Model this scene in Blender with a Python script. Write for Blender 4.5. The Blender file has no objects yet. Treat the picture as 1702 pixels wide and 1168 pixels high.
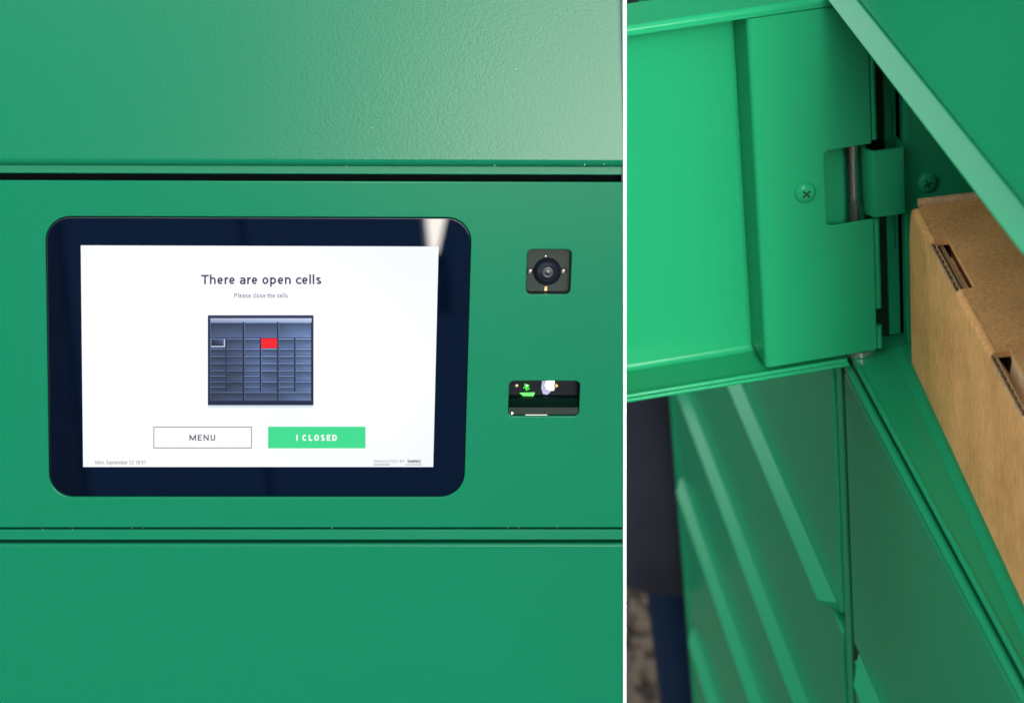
import bpy, bmesh, math, random
from mathutils import Vector, Matrix
random.seed(7)
sc = bpy.context.scene
COL = sc.collection

# ------------------------------------------------------------------ camera
CAM = Vector((1.1246, -0.2636, 0.6295))
RX = Vector((0.10995, 0.98872, -0.10172))      # camera right in world
RY = Vector((0.45274, -0.14093, -0.88043))     # camera down
RZ = Vector((-0.88484, 0.05075, -0.46313))     # camera forward
FPX = 3627.75
cam = bpy.data.cameras.new('camera')
cam.sensor_width = 36.0
cam.lens = FPX / 1702 * 36.0
cam.clip_start = 0.02
cam.clip_end = 400
cam.dof.use_dof = True
cam.dof.focus_distance = 1.18
cam.dof.aperture_fstop = 10.5
co = bpy.data.objects.new('camera', cam)
M3 = Matrix((RX, -RY, -RZ)).transposed()
co.matrix_world = Matrix.Translation(CAM) @ M3.to_4x4()
COL.objects.link(co)
sc.camera = co

# ------------------------------------------------------------------ light
SUN_EL, SUN_AZ = math.radians(20.5), math.radians(4)     # azimuth from +X towards +Y
w = bpy.data.worlds.new('World'); sc.world = w; w.use_nodes = True
nt = w.node_tree
sky = nt.nodes.new('ShaderNodeTexSky'); sky.sky_type = 'NISHITA'
sky.sun_disc = False; sky.sun_elevation = SUN_EL
sky.sun_rotation = math.radians(90) - SUN_AZ
sky.air_density = 1.0; sky.dust_density = 2.5; sky.ozone_density = 1.0
bg = nt.nodes['Background']; bg.inputs[1].default_value = 0.15
hs = nt.nodes.new('ShaderNodeHueSaturation'); hs.inputs['Saturation'].default_value = 0.3   # overcast: whiter than clear blue
nt.links.new(sky.outputs[0], hs.inputs['Color']); nt.links.new(hs.outputs['Color'], bg.inputs[0])
sun = bpy.data.lights.new('sun', 'SUN'); sun.energy = 0.5; sun.angle = math.radians(13)
sun.color = (1.0, 0.96, 0.9)
so = bpy.data.objects.new('sun', sun)
sdir = Vector((math.cos(SUN_EL)*math.cos(SUN_AZ), math.cos(SUN_EL)*math.sin(SUN_AZ), math.sin(SUN_EL)))
so.rotation_euler = sdir.to_track_quat('Z', 'Y').to_euler()
so.location = sdir * 20
COL.objects.link(so)
sc.view_settings.view_transform = 'Standard'; sc.view_settings.look = 'None'
sc.view_settings.exposure = 2.0; sc.view_settings.gamma = 1.0

# ------------------------------------------------------------------ helpers
W = {}
def setp(o, label=None, cat=None, group=None, kind=None):
    if label: o['label'] = label
    if cat: o['category'] = cat
    if group: o['group'] = group
    if kind: o['kind'] = kind
    return o
def link(name, data, parent=None, M=None):
    o = bpy.data.objects.new(name, data); COL.objects.link(o)
    M = M or Matrix.Identity(4)
    if parent is not None:
        o.parent = parent; o.matrix_parent_inverse = W[parent].inverted()
    o.matrix_basis = M; W[o] = M
    return o
def empty(name, loc, label, cat, group=None):
    return setp(link(name, None, None, Matrix.Translation(Vector(loc))), label, cat, group)
def finish(me, mat, angle=35):
    if mat: me.materials.clear(); me.materials.append(mat)
    me.shade_smooth(); me.set_sharp_from_angle(angle=math.radians(angle))
    return me
def bm_mesh(name, bm, mat, angle=35):
    bmesh.ops.recalc_face_normals(bm, faces=bm.faces)
    me = bpy.data.meshes.new(name); bm.to_mesh(me); bm.free()
    return finish(me, mat, angle)
def add_box(bm, x0, x1, y0, y1, z0, z1, f=None):
    vs = []
    for x in (x0, x1):
        for y in (y0, y1):
            for z in (z0, z1):
                vs.append(bm.verts.new(f(x, y, z) if f else (x, y, z)))
    for q in ((0,1,3,2),(4,6,7,5),(0,4,5,1),(2,3,7,6),(0,2,6,4),(1,5,7,3)):
        bm.faces.new([vs[i] for i in q])
    return vs
def bevel_all(bm, w_, seg=2, ang=30):
    bm.normal_update()
    es = [e for e in bm.edges if len(e.link_faces) == 2 and e.calc_face_angle(0) > math.radians(ang)]
    bmesh.ops.bevel(bm, geom=es, offset=w_, segments=seg, profile=0.5, affect='EDGES', clamp_overlap=True)
def weighted(o):
    m = o.modifiers.new('wn', 'WEIGHTED_NORMAL'); m.keep_sharp = True
    return o
def box_obj(name, x0, x1, y0, y1, z0, z1, mat, parent, bev=0.0012, seg=2, f=None):
    bm = bmesh.new(); add_box(bm, x0, x1, y0, y1, z0, z1, f)
    bmesh.ops.recalc_face_normals(bm, faces=bm.faces)
    if bev: bevel_all(bm, bev, seg)
    return weighted(link(name, bm_mesh(name, bm, mat, 50), parent))
def arc(cx, cy, r, a0, a1, n=6):
    return [(cx + r*math.cos(math.radians(a0+(a1-a0)*i/n)), cy + r*math.sin(math.radians(a0+(a1-a0)*i/n))) for i in range(n+1)]
def rrect(x0, x1, y0, y1, r, n=6):
    return arc(x1-r, y1-r, r, 0, 90, n) + arc(x0+r, y1-r, r, 90, 180, n) + arc(x0+r, y0+r, r, 180, 270, n) + arc(x1-r, y0+r, r, 270, 360, n)
def curve_mesh(name, loops, half, bev, mat, fmap, res=1):
    """filled 2D outline with holes, extruded and edge-rounded, then mapped to place"""
    cu = bpy.data.curves.new(name, 'CURVE'); cu.dimensions = '2D'; cu.fill_mode = 'BOTH'
    cu.extrude = half; cu.bevel_depth = bev; cu.bevel_resolution = res
    for lp in loops:
        s = cu.splines.new('POLY'); s.points.add(len(lp)-1)
        for p, q in zip(s.points, lp): p.co = (q[0], q[1], 0, 1)
        s.use_cyclic_u = True
    return conv(name, cu, mat, fmap)
def conv(name, cu, mat, fmap):
    o = bpy.data.objects.new('tmp', cu); COL.objects.link(o)
    dg = bpy.context.evaluated_depsgraph_get(); dg.update()
    me = bpy.data.meshes.new_from_object(o.evaluated_get(dg)); me.name = name
    bpy.data.objects.remove(o); bpy.data.curves.remove(cu)
    bm = bmesh.new(); bm.from_mesh(me)
    bmesh.ops.remove_doubles(bm, verts=bm.verts, dist=1e-6)
    bm.normal_update()
    for e in bm.edges:
        fl = [abs(f_.normal.z) > 0.999 for f_ in e.link_faces]
        e.smooth = not (len(fl) == 2 and fl[0] != fl[1])
    keep = [not e.smooth for e in bm.edges]; flatf = [abs(f_.normal.z) > 0.999 for f_ in bm.faces]
    for v in bm.verts: v.co = fmap(*v.co)
    bm.to_mesh(me); bm.free()
    finish(me, mat, 40)
    for e, k in zip(me.edges, keep):
        if k: e.use_edge_sharp = True
    for p_, k in zip(me.polygons, flatf): p_.use_smooth = not k
    return me
def extrude_profile(bm, prof, t0, t1, f, closed=True, caps=True):
    """prof: list of (p,q); f(t,p,q)->point"""
    a = [bm.verts.new(f(t0, p, q)) for p, q in prof]
    b = [bm.verts.new(f(t1, p, q)) for p, q in prof]
    n = len(prof)
    for i in range(n if closed else n-1):
        j = (i+1) % n
        bm.faces.new((a[i], a[j], b[j], b[i]))
    if closed and caps:
        bm.faces.new(a); bm.faces.new(list(reversed(b)))
def lathe(bm, prof, f, n=24):
    """prof: list of (r,h); f(x,y,h)->point"""
    rings = []
    for r, h in prof:
        if r < 1e-7: rings.append([bm.verts.new(f(0, 0, h))])
        else: rings.append([bm.verts.new(f(r*math.cos(2*math.pi*k/n), r*math.sin(2*math.pi*k/n), h)) for k in range(n)])
    for A, B in zip(rings, rings[1:]):
        for k in range(n):
            k2 = (k+1) % n
            if len(A) == 1 and len(B) == 1: continue
            if len(A) == 1: bm.faces.new((A[0], B[k], B[k2]))
            elif len(B) == 1: bm.faces.new((A[k], B[0], A[k2]))
            else: bm.faces.new((A[k], B[k], B[k2], A[k2]))

# ------------------------------------------------------------------ materials
def mat(name, col, rough=0.4, metal=0.0, spec=0.5, emit=None, es=0.0, coat=0.0):
    m = bpy.data.materials.new(name); m.use_nodes = True
    b = m.node_tree.nodes['Principled BSDF']
    b.inputs['Base Color'].default_value = (*col, 1)
    b.inputs['Roughness'].default_value = rough; b.inputs['Metallic'].default_value = metal
    b.inputs['Specular IOR Level'].default_value = spec
    b.inputs['Coat Weight'].default_value = coat
    if emit:
        b.inputs['Emission Color'].default_value = (*emit, 1); b.inputs['Emission Strength'].default_value = es
    return m
def N(m, t): return m.node_tree.nodes.new(t)
def L(m, a, b): m.node_tree.links.new(a, b)
def paint(name, col, rough, bump, scale, mottled=0.015, spec=0.22):
    m = mat(name, col, rough)
    b = m.node_tree.nodes['Principled BSDF']; b.inputs['Specular IOR Level'].default_value = spec
    tc = N(m, 'ShaderNodeTexCoord')
    n1 = N(m, 'ShaderNodeTexNoise'); n1.inputs['Scale'].default_value = scale; n1.inputs['Detail'].default_value = 3.0
    n1.inputs['Roughness'].default_value = 0.5
    L(m, tc.outputs['Object'], n1.inputs['Vector'])
    bp = N(m, 'ShaderNodeBump'); bp.inputs['Strength'].default_value = bump; bp.inputs['Distance'].default_value = 0.0004
    L(m, n1.outputs['Fac'], bp.inputs['Height']); L(m, bp.outputs['Normal'], b.inputs['Normal'])
    n2 = N(m, 'ShaderNodeTexNoise'); n2.inputs['Scale'].default_value = 9.0; n2.inputs['Detail'].default_value = 4.0
    L(m, tc.outputs['Object'], n2.inputs['Vector'])
    mr = N(m, 'ShaderNodeMapRange'); mr.inputs['To Min'].default_value = rough*(1-mottled*2); mr.inputs['To Max'].default_value = rough*(1+mottled*2)
    L(m, n2.outputs['Fac'], mr.inputs['Value']); L(m, mr.outputs['Result'], b.inputs['Roughness'])
    return m
GREEN = (0.004, 0.104, 0.052)
M_green = paint('green_powder_coat', GREEN, 0.21, 0.11, 640, 0.03, spec=0.07)
M_green2 = paint('green_smooth_paint', (0.014, 0.295, 0.125), 0.19, 0.02, 300, spec=0.12)  # lighter than the console green: brighter exposure of this side put into the colour
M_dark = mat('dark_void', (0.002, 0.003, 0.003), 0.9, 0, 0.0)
M_dark_green = mat('dark_green', (0.003, 0.022, 0.011), 0.5, 0, 0.2)  # stand finish; also puts shade into the column groove and hinge pocket
M_white = mat('white_divider', (0.9, 0.9, 0.9), 0.5)
M_steel = mat('steel', (0.14, 0.135, 0.13), 0.3, 1.0)
M_steel_dark = mat('worn_steel', (0.68, 0.68, 0.70), 0.2, 0.9)
M_glass = mat('tablet_glass', (0.0008, 0.0024, 0.0075), 0.006, 0, 0.5)
M_plate = mat('camera_plate', (0.010, 0.017, 0.014), 0.5, 0.0, 0.12)
M_lens = mat('lens_black', (0.005, 0.007, 0.013), 0.34, 0, 0.3)
M_brass = mat('brass', (0.22, 0.15, 0.08), 0.4, 1.0)
M_green_led = mat('green_led', (0.02, 0.3, 0.03), 0.4, emit=(0.05, 1.0, 0.04), es=0.20)
M_white_glow = mat('white_glow', (0.8, 0.8, 0.8), 0.4, emit=(1.0, 0.98, 0.88), es=0.19)  # glow of the lamp tip; also stands in for mirrored sky
M_scan = mat('scanner_plastic', (0.0015, 0.003, 0.006), 0.35, 0, 0.06)

EXPO = 2 ** sc.view_settings.exposure
def emis(name, col, s=1.0, attr=False):
    m = bpy.data.materials.new(name); m.use_nodes = True
    b = m.node_tree.nodes['Principled BSDF']
    b.inputs['Base Color'].default_value = (0.002, 0.002, 0.002, 1); b.inputs['Roughness'].default_value = 0.6; b.inputs['Specular IOR Level'].default_value = 0.05
    b.inputs['Emission Strength'].default_value = s / EXPO
    if attr:
        a = N(m, 'ShaderNodeVertexColor'); a.layer_name = 'Col'
        L(m, a.outputs['Color'], b.inputs['Emission Color'])
    else: b.inputs['Emission Color'].default_value = (*col, 1)
    return m
def srgb(r, g, b):
    return tuple((c/255/12.92 if c/255 <= 0.04045 else ((c/255+0.055)/1.055)**2.4) for c in (r, g, b))
M_screen = emis('screen_white', (0.95, 0.975, 1.0), 1.0)
_b = M_screen.node_tree.nodes['Principled BSDF']; _tc = N(M_screen, 'ShaderNodeTexCoord'); _n = N(M_screen, 'ShaderNodeTexNoise'); _n.inputs['Scale'].default_value = 7.0; _n.inputs['Detail'].default_value = 1.0
_r = N(M_screen, 'ShaderNodeValToRGB'); _r.color_ramp.elements[0].position = .40; _r.color_ramp.elements[0].color = (.875, .93, 1.0, 1); _r.color_ramp.elements[1].position = .60; _r.color_ramp.elements[1].color = (.985, 1.0, 1.0, 1)
L(M_screen, _tc.outputs['Object'], _n.inputs['Vector']); L(M_screen, _n.outputs['Fac'], _r.inputs['Fac']); L(M_screen, _r.outputs['Color'], _b.inputs['Emission Color'])
M_ink = emis('screen_ink', srgb(58, 58, 92))
M_ink2 = emis('screen_ink_grey', srgb(112, 120, 150))
M_ink3 = emis('screen_ink_pale', srgb(128, 134, 146))
M_line = emis('screen_line', srgb(110, 108, 132))
M_btn = emis('screen_green', srgb(62, 222, 146))
M_btn_txt = emis('screen_white_text', (0.97, 1.0, 0.98))
M_mauve = emis('screen_mauve', srgb(176, 152, 160))
M_pic = emis('screen_picture', (0, 0, 0), 1.0, True)

# ------------------------------------------------------------------ left locker front (touchscreen console)
# its plane: u to the right, v down (millimetres), w out towards the viewer
def cw(x, y, z): return RX*x + RY*y + RZ*z
def unit(v): return v.normalized()
LV = unit(cw(-533, 16616, FPX)); LX = unit(cw(1, 0.0015, 0.02)); LN = unit(LV.cross(LX))
if LN.dot(RZ) > 0: LN = -LN
LD = 1.15
LO = CAM + cw((518-851)/FPX*LD, 0, LD)
def P(u, v, w=0.0): return LO + LX*(u/1000) + LV*(v/1000) + LN*(w/1000)
def px(x, y):
    """photo pixel on that plane -> (u, v)"""
    r = cw((x-851)/FPX, (y-584)/FPX, 1.0)
    q = CAM + r*((LO-CAM).dot(LN)/r.dot(LN)) - LO
    a = LX.dot(LV); qx, qv = q.dot(LX), q.dot(LV)
    return ((qx-a*qv)/(1-a*a)*1000, (qv-a*qx)/(1-a*a)*1000)

LOCK2 = empty('parcel_locker', (P(-35, 20, -60).x, P(-35, 20, -60).y, -1.42), 'green steel locker front with a touchscreen set in its middle panel and an added white dividing strip', 'locker')
def edge_u(v): return 156.64 + (v+183.88)*(172.72-156.64)/(196.80+183.88)
U0 = -240.0
def strip_obj(name, prof, mat_, parent, umap=None, v_ref=0):
    """profile of (v,w) in mm swept along u from U0 to the slightly raked right edge"""
    bm = bmesh.new()
    def f(t, v, w): return P(U0 if t == 0 else edge_u(v)-0.02, v, w)
    extrude_profile(bm, prof, 0, 1, f)
    return weighted(link(name, bm_mesh(name, bm, mat_, 30), parent))
# upper door: bottom edge rolls under
TILT = 0.0
TT = math.tan(math.radians(7.0))
prof = [(-196, -94*TT-2.0), (-196, -94*TT), (-150, -48*TT)] + [(-102.0+4.4*math.sin(math.radians(a)), -4.4+4.4*math.cos(math.radians(a))) for a in range(0, 91, 10)] + [(-97.6, -13.8)]
strip_obj('upper_door', prof, M_green, LOCK2)
# rails under each door: lean outward, rounded lower lip, deep gap beneath
def rail(v0, h, pr, tw):
    pf = [(v0, -14), (v0, tw)] + [(v0+h-0.9+0.9*math.sin(math.radians(a))*1.0, pr-0.9+0.9*math.cos(math.radians(a))) for a in range(20, 120, 12)] + [(v0+h-0.5, -14)]
    return strip_obj('rail', pf, M_green, LOCK2)
rail(-97.5, 4.2, -3.6, -4.4)
rail(97.9, 5.9, -0.5, -0.9)
# lower door
prof = [(212, -14), (212, 0)] + [(107.2-1.6*math.sin(math.radians(a)), -1.6+1.6*math.cos(math.radians(a))) for a in range(0, 91, 10)] + [(105.6, -14)]
strip_obj('lower_door', prof, M_green, LOCK2)
# console panel with its three cut-outs
def quad_u(v0, v1): return [(U0, v0), (edge_u(v0)-0.02, v0), (edge_u(v1)-0.02, v1), (U0, v1)]
TB = (-138.45, 82.0, -71.1, 79.2, 12.6)
CM = (111.95, 135.2, -54.7, -30.9, 2.6)
SN = (104.6, 142.25, 15.8, 34.9, 2.6)
def Pm(x, y, z): return P(x, -y, z)
def flip(lp): return [(a, -b) for a, b in lp]
g = 0.35
loops = [flip([(p[0], p[1]) for p in quad_u(-90.2, 96.6)]),
         flip(rrect(TB[0]-g, TB[1]+g, TB[2]-g, TB[3]+g, TB[4]+g, 10)), flip(rrect(*CM)), flip(rrect(*SN))]
BV = 0.6
# the bevel grows outlines outward and holes inward; compensate by the same amount
def off_rr(t, d, n): return flip(rrect(t[0]-d, t[1]+d, t[2]-d, t[3]+d, t[4]+d, n))
loops = [flip([(U0, -90.2+BV), (edge_u(-90.2)-0.02-BV, -90.2+BV), (edge_u(96.6)-0.02-BV, 96.6-BV), (U0, 96.6-BV)]),
         off_rr(TB, g+BV, 12), off_rr(CM, BV, 6), off_rr(SN, BV, 6)]
me = curve_mesh('console_panel', loops, 0.9, BV, M_green, lambda x, y, z: Pm(x, y, z-1.5), 4)
link('console_panel', me, LOCK2)
# dark carcass behind
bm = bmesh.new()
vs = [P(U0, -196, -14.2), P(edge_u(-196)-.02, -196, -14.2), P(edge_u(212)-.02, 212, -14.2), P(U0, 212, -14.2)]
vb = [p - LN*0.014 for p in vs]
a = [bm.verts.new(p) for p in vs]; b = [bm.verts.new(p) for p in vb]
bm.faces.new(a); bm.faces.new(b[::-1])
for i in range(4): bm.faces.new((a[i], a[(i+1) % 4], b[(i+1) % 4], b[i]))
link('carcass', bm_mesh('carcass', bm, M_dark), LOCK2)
# white dividing line between the two views, added as a strip
bm = bmesh.new()
def ft(t, p, q): return P(edge_u(t)+p, t, q)
extrude_profile(bm, [(0, -28), (0, 0.4), (1.58, 0.4), (1.58, -28)], -196, 212, ft)
link('divider_strip', bm_mesh('divider_strip', bm, M_white), LOCK2)
# floor stand behind the panel
KB = P(-35, 20, -60)
def SB(name, x0, x1, y0, y1, z0, z1, b=.003): return box_obj(name, KB.x+x0, KB.x+x1, KB.y+y0, KB.y+y1, z0, z1, M_dark_green, LOCK2, b)
SB('stand_post', -.03, .03, -.045, .045, -1.409, KB.z+.06)
SB('stand_foot', -.22, .22, -.2, .2, -1.42, -1.4095)
bm = bmesh.new()
q = [P(-95, -60, -28.3), P(25, -60, -28.3), P(25, 100, -28.3), P(-95, 100, -28.3)]
q2 = [KB + Vector((0.0, sy*.045, sz)) for sy, sz in ((-1, .05), (1, .05), (1, -.09), (-1, -.09))]
a = [bm.verts.new(p) for p in q]; b = [bm.verts.new(p) for p in q2]
bm.faces.new(a); bm.faces.new(b[::-1])
for i in range(4): bm.faces.new((a[i], a[(i+1) % 4], b[(i+1) % 4], b[i]))
link('stand_bracket', bm_mesh('stand_bracket', bm, M_dark_green, 30), LOCK2)
# a few dried droplets along the folded edges
bm = bmesh.new()
for (x, y, r) in [(620,213,.25),(576,277,.35),(822,275,.4),(972,274,.4),(1004,273,.35),(500,264,.3),(744,262,.3),(120,879,.3),(219,878,.3),(238,878,.3),(552,877,.35),(844,877,.35),(862,877,.3),(926,877,.3),(70,879,.3),(857,115,.3)]:
    u, v = px(x, y)
    bmesh.ops.create_uvsphere(bm, u_segments=8, v_segments=6, radius=r*.55/1000, matrix=Matrix.Translation(P(u, v, 0.1 if y in (213,115) else -0.6)))
link('droplets', bm_mesh('droplets', bm, mat('droplet', (0.7, 0.8, 0.75), 0.1)), LOCK2)['kind'] = 'stuff'

# ------------------------------------------------------------------ touchscreen
TS = empty('touchscreen', P(-28, 79, 0), 'lit touchscreen with a black rounded bezel showing a close the cells message', 'touchscreen')
r = 0.5
me = curve_mesh('glass', [flip(rrect(TB[0]+r, TB[1]-r, TB[2]+r, TB[3]-r, TB[4]-r, 12))], 2.0, r, M_glass, lambda x, y, z: Pm(x, y, z-2.9), 3)
link('glass', me, TS)
def flat(name, loop, w_, mat_, parent, th=0.03):
    bm = bmesh.new()
    a = [bm.verts.new(P(u, v, w_)) for u, v in loop]; b = [bm.verts.new(P(u, v, w_-th)) for u, v in loop]
    bm.faces.new(a); n = len(a)
    for i in range(n): bm.faces.new((a[i], b[i], b[(i+1) % n], a[(i+1) % n]))
    return link(name, bm_mesh(name, bm, mat_), parent)
WS = -0.30
scr = [px(134, 408), px(729, 410), px(720, 776), px(138, 776)]
DISP = flat('display', scr, WS, M_screen, TS)
def prect(x0, y0, x1, y1): return [px(x0, y0), px(x1, y0), px(x1, y1), px(x0, y1)]
# ---- plain grotesque lettering drawn as strokes (cap height 1)
XH = 0.743
def ea(cx, cy, rx, ry, a0, a1, n=14):
    return [(cx+rx*math.cos(math.radians(a0+(a1-a0)*i/n)), cy+ry*math.sin(math.radians(a0+(a1-a0)*i/n))) for i in range(n+1)]
ADV = dict(T=.84, h=.775, e=.745, r=.476, a=.765, o=.80, p=.79, n=.776, c=.655, l=.342, s=.726, P=.887, M=1.228, E=.80, N=1.003, U=.91, I=.383, C=.916, L=.757, O=.968, S=.834, D=.92, t=.46, m=1.23, b=.79, V=.896, A=.917, Y=.845, B=.876)
ADV.update({' ': .349, ',': .277, ':': .34, '0': .79, '1': .79, '2': .79, '8': .79})
def glyph(ch, t):
    w_ = ADV[ch]; b = .085; h = t/2; l, r_ = b+h, w_-b-h; m = (l+r_)/2; rx = (r_-l)/2; X = XH
    top, xt = 1-h, X-h
    if ch == 'T': return [[(.03, top), (w_-.03, top)], [(w_/2, 0), (w_/2, 1)]]
    if ch == 'I': return [[(w_/2, 0), (w_/2, 1)]]
    if ch == 'l': return [[(w_/2, 0), (w_/2, 1.05)]]
    if ch == 'E': return [[(l, 0), (l, 1)], [(l, top), (r_+h, top)], [(l, .52), (r_, .52)], [(l, h), (r_+h, h)]]
    if ch == 'L': return [[(l, 0), (l, 1)], [(l, h), (r_+h, h)]]
    if ch == 'N': return [[(l, 0), (l, 1)], [(r_, 0), (r_, 1)], [(l, 1-h*.6), (r_, h*.6)]]
    if ch == 'M': return [[(l, 0), (l, 1)], [(r_, 0), (r_, 1)], [(l, 1-h*.6), (m, h*1.2)], [(r_, 1-h*.6), (m, h*1.2)]]
    if ch == 'U': return [[(l, 1), (l, .32)] + ea(m, .32, rx, .32-h, 180, 360)[1:] + [(r_, 1)]]
    if ch == 'O': return [ea(m, .5, rx, .5-h, 0, 360, 30)]
    if ch == '0': return [ea(m, .5, rx*.95, .5-h, 0, 360, 26)]
    if ch == '8': return [ea(m, .74, rx*.88, .26-h, 0, 360, 22), ea(m, .265, rx*.98, .265-h+.005, 0, 360, 22)]
    if ch == '1': return [[(m+.06, 0), (m+.06, 1)], [(m+.06, 1-h), (m-.18, .82)]]
    if ch == '2': return [ea(m, .69, rx*.92, .31-h, 165, -25, 16) + [(l+.02, h)], [(l-.02, h), (r_+.02, h)]]
    if ch == 'C': return [ea(m, .5, rx, .5-h, 42, 318, 24)]
    if ch == 'D': return [[(l, 0), (l, 1)], [(l, top), (m-.05, top)] + ea(m-.05, .5, r_-m+.05, .5-h, 90, -90, 18) + [(l, h)]]
    if ch == 'S': return [ea(m, .745, rx*.95, .255-h, 25, 265, 16) + ea(m, .265, rx, .265-h, 85, -155, 16)]
    if ch == 'P': return [[(l, 0), (l, 1)], [(l, top), (m, top)] + ea(m, .715, r_-m, .285-h, 90, -90, 14) + [(l, .43+h)]]
    if ch == 'B': return [[(l, 0), (l, 1)], [(l, top), (m, top)] + ea(m, .76, r_-m-.03, .24-h, 90, -90, 12) + [(l, .52+h)], [(m, .52+h)] + ea(m, .26+h*.5, r_-m, .26-h*.5, 90, -90, 12) + [(l, h)]]
    if ch == 'V': return [[(.06, 1), (w_/2, h)], [(w_-.06, 1), (w_/2, h)]]
    if ch == 'A': return [[(.07, 0), (w_/2, 1-h)], [(w_-.07, 0), (w_/2, 1-h)], [(.22, .31), (w_-.22, .31)]]
    if ch == 'Y': return [[(.05, 1), (w_/2, .42)], [(w_-.05, 1), (w_/2, .42)], [(w_/2, 0), (w_/2, .44)]]
    if ch == 'o': return [ea(m, X/2, rx, X/2-h, 0, 360, 26)]
    if ch == 'e': return [[(l, X*.5), (r_, X*.5)] + ea(m, X/2, rx, X/2-h, 6, 322, 24)]
    if ch == 'c': return [ea(l+.275, X/2, .275, X/2-h, 46, 314, 22)]
    if ch == 's': return [ea(m, .755*X, rx*.92, .245*X-h*.9, 20, 262, 14) + ea(m, .27*X, rx, .27*X-h, 82, -158, 14)]
    if ch == 'a': return [[(r_, 0), (r_, X-.24)] + ea(m, X-.24, rx, .24-h, 0, 165, 14), [(r_, .43)] + ea(m-.02, .225, rx-.02, .225-h+.02, 90, 270, 14) + [(m+.06, h), (r_, .14)]]
    if ch == 'h': return [[(l, 0), (l, 1.05)], [(l, X-.27)] + ea(m, X-.29, rx, .29-h, 175, 0, 14) + [(r_, 0)]]
    if ch == 'n': return [[(l, 0), (l, X)], [(l, X-.27)] + ea(m, X-.29, rx, .29-h, 175, 0, 14) + [(r_, 0)]]
    if ch == 'm': return [[(l, 0), (l, X)], [(l, X-.27)] + ea((l+m)/2, X-.29, rx/2, .29-h, 175, 0, 14) + [(m, 0)], [(m, X-.27)] + ea((r_+m)/2, X-.29, rx/2, .29-h, 175, 0, 14) + [(r_, 0)]]
    if ch == 'r': return [[(l, 0), (l, X)], ea(l+.29, X-.33, .29, .33-h, 178, 88, 10)]
    if ch == 'p': return [[(l, -.28), (l, X)], ea(m, X/2, rx, X/2-h, 0, 360, 26)]
    if ch == 'b': return [[(l, 0), (l, 1.05)], ea(m, X/2, rx, X/2-h, 0, 360, 26)]
    if ch == 't': return [[(w_*.42, .93), (w_*.42, .2)] + ea(w_*.42+.17, .2, .17, .2-h, 180, 285, 8), [(.02, xt), (w_-.03, xt)]]
    if ch == ',': return [[(w_*.55, .1), (w_*.35, -.15)]]
    if ch == ':': return [[(w_/2, 0), (w_/2, .13)], [(w_/2, .55), (w_/2, .68)]]
    return []
def text(name, s, x0, x1, ytop, ybase, mat_, parent, t=0.14, w_=WS+0.08, sp=0.0):
    strokes = []; x = 0.0
    for ch in s:
        if ch != ' ': strokes += [[(q[0]+x, q[1]) for q in st] for st in glyph(ch, t)]
        x += ADV[ch]+sp
    lo = min(q[0] for st in strokes for q in st)-t/2; hi = max(q[0] for st in strokes for q in st)+t/2
    bm = bmesh.new(); k = 0
    for st in strokes:
        n = len(st); L_, R_ = [], []
        for i, q in enumerate(st):
            a = st[max(i-1, 0)]; b = st[min(i+1, n-1)]
            if i == 0 and n > 2 and abs(st[0][0]-st[-1][0])+abs(st[0][1]-st[-1][1]) < 1e-6: a = st[-2]
            if i == n-1 and n > 2 and abs(st[0][0]-st[-1][0])+abs(st[0][1]-st[-1][1]) < 1e-6: b = st[1]
            d = Vector((b[0]-a[0], b[1]-a[1])); d = d.normalized() if d.length > 1e-9 else Vector((1, 0))
            nx, ny = -d.y*t/2, d.x*t/2
            for lst, sg in ((L_, 1), (R_, -1)):
                X_ = x0+(q[0]+sg*nx-lo)/(hi-lo)*(x1-x0); Y_ = ybase-(q[1]+sg*ny)*(ybase-ytop)
                lst.append(bm.verts.new(P(*px(X_, Y_), w_+0.004*(k % 6))))
        for i in range(n-1): bm.faces.new((L_[i], R_[i], R_[i+1], L_[i+1]))
        k += 1
    return link(name, bm_mesh(name, bm, mat_), parent)
text('heading_text', 'There are open cells', 333, 534, 457.0, 472.4, M_ink, TS, 0.172)
text('message_text', 'Please close the cells', 389.5, 478, 487.5, 495.0, M_ink2, TS, 0.15)
text('date_text', 'Mon, September 22 18:01', 158.5, 241.5, 765.0, 771.5, M_ink3, TS, 0.15)
text('credit_text', 'INNOVATED BY', 621.5, 672.5, 764.2, 769, M_ink3, TS, 0.14, sp=.18)
text('maker_text', 'OMNIC', 677.3, 700, 764.0, 769.1, M_ink, TS, 0.22)
flat('underline', prect(621, 771.4, 648, 772.8), WS+.06, M_ink2, TS)
flat('underline', prect(673.5, 771.4, 700.5, 772.8), WS+.06, M_mauve, TS)
# buttons
bm = bmesh.new()
for q in ((255,709,418.5,710.3),(255,743.7,418.5,745),(255,710.3,256.2,743.7),(417.3,710.3,418.5,743.7)):
    lp = prect(*q); a = [bm.verts.new(P(u, v, WS+.06)) for u, v in lp]; bm.faces.new(a)
mb = link('menu_button', bm_mesh('menu_button', bm, M_line), TS)
text('caption', 'MENU', 314.8, 357.5, 722.4, 732.2, M_ink, mb, 0.17, sp=.14)
cb = flat('confirm_button', prect(445.5, 709, 607.5, 745), WS+.06, M_btn, TS)
text('caption', 'I CLOSED', 492.5, 560, 722.2, 732.4, M_btn_txt, cb, 0.23, WS+.14, sp=.12)
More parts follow.
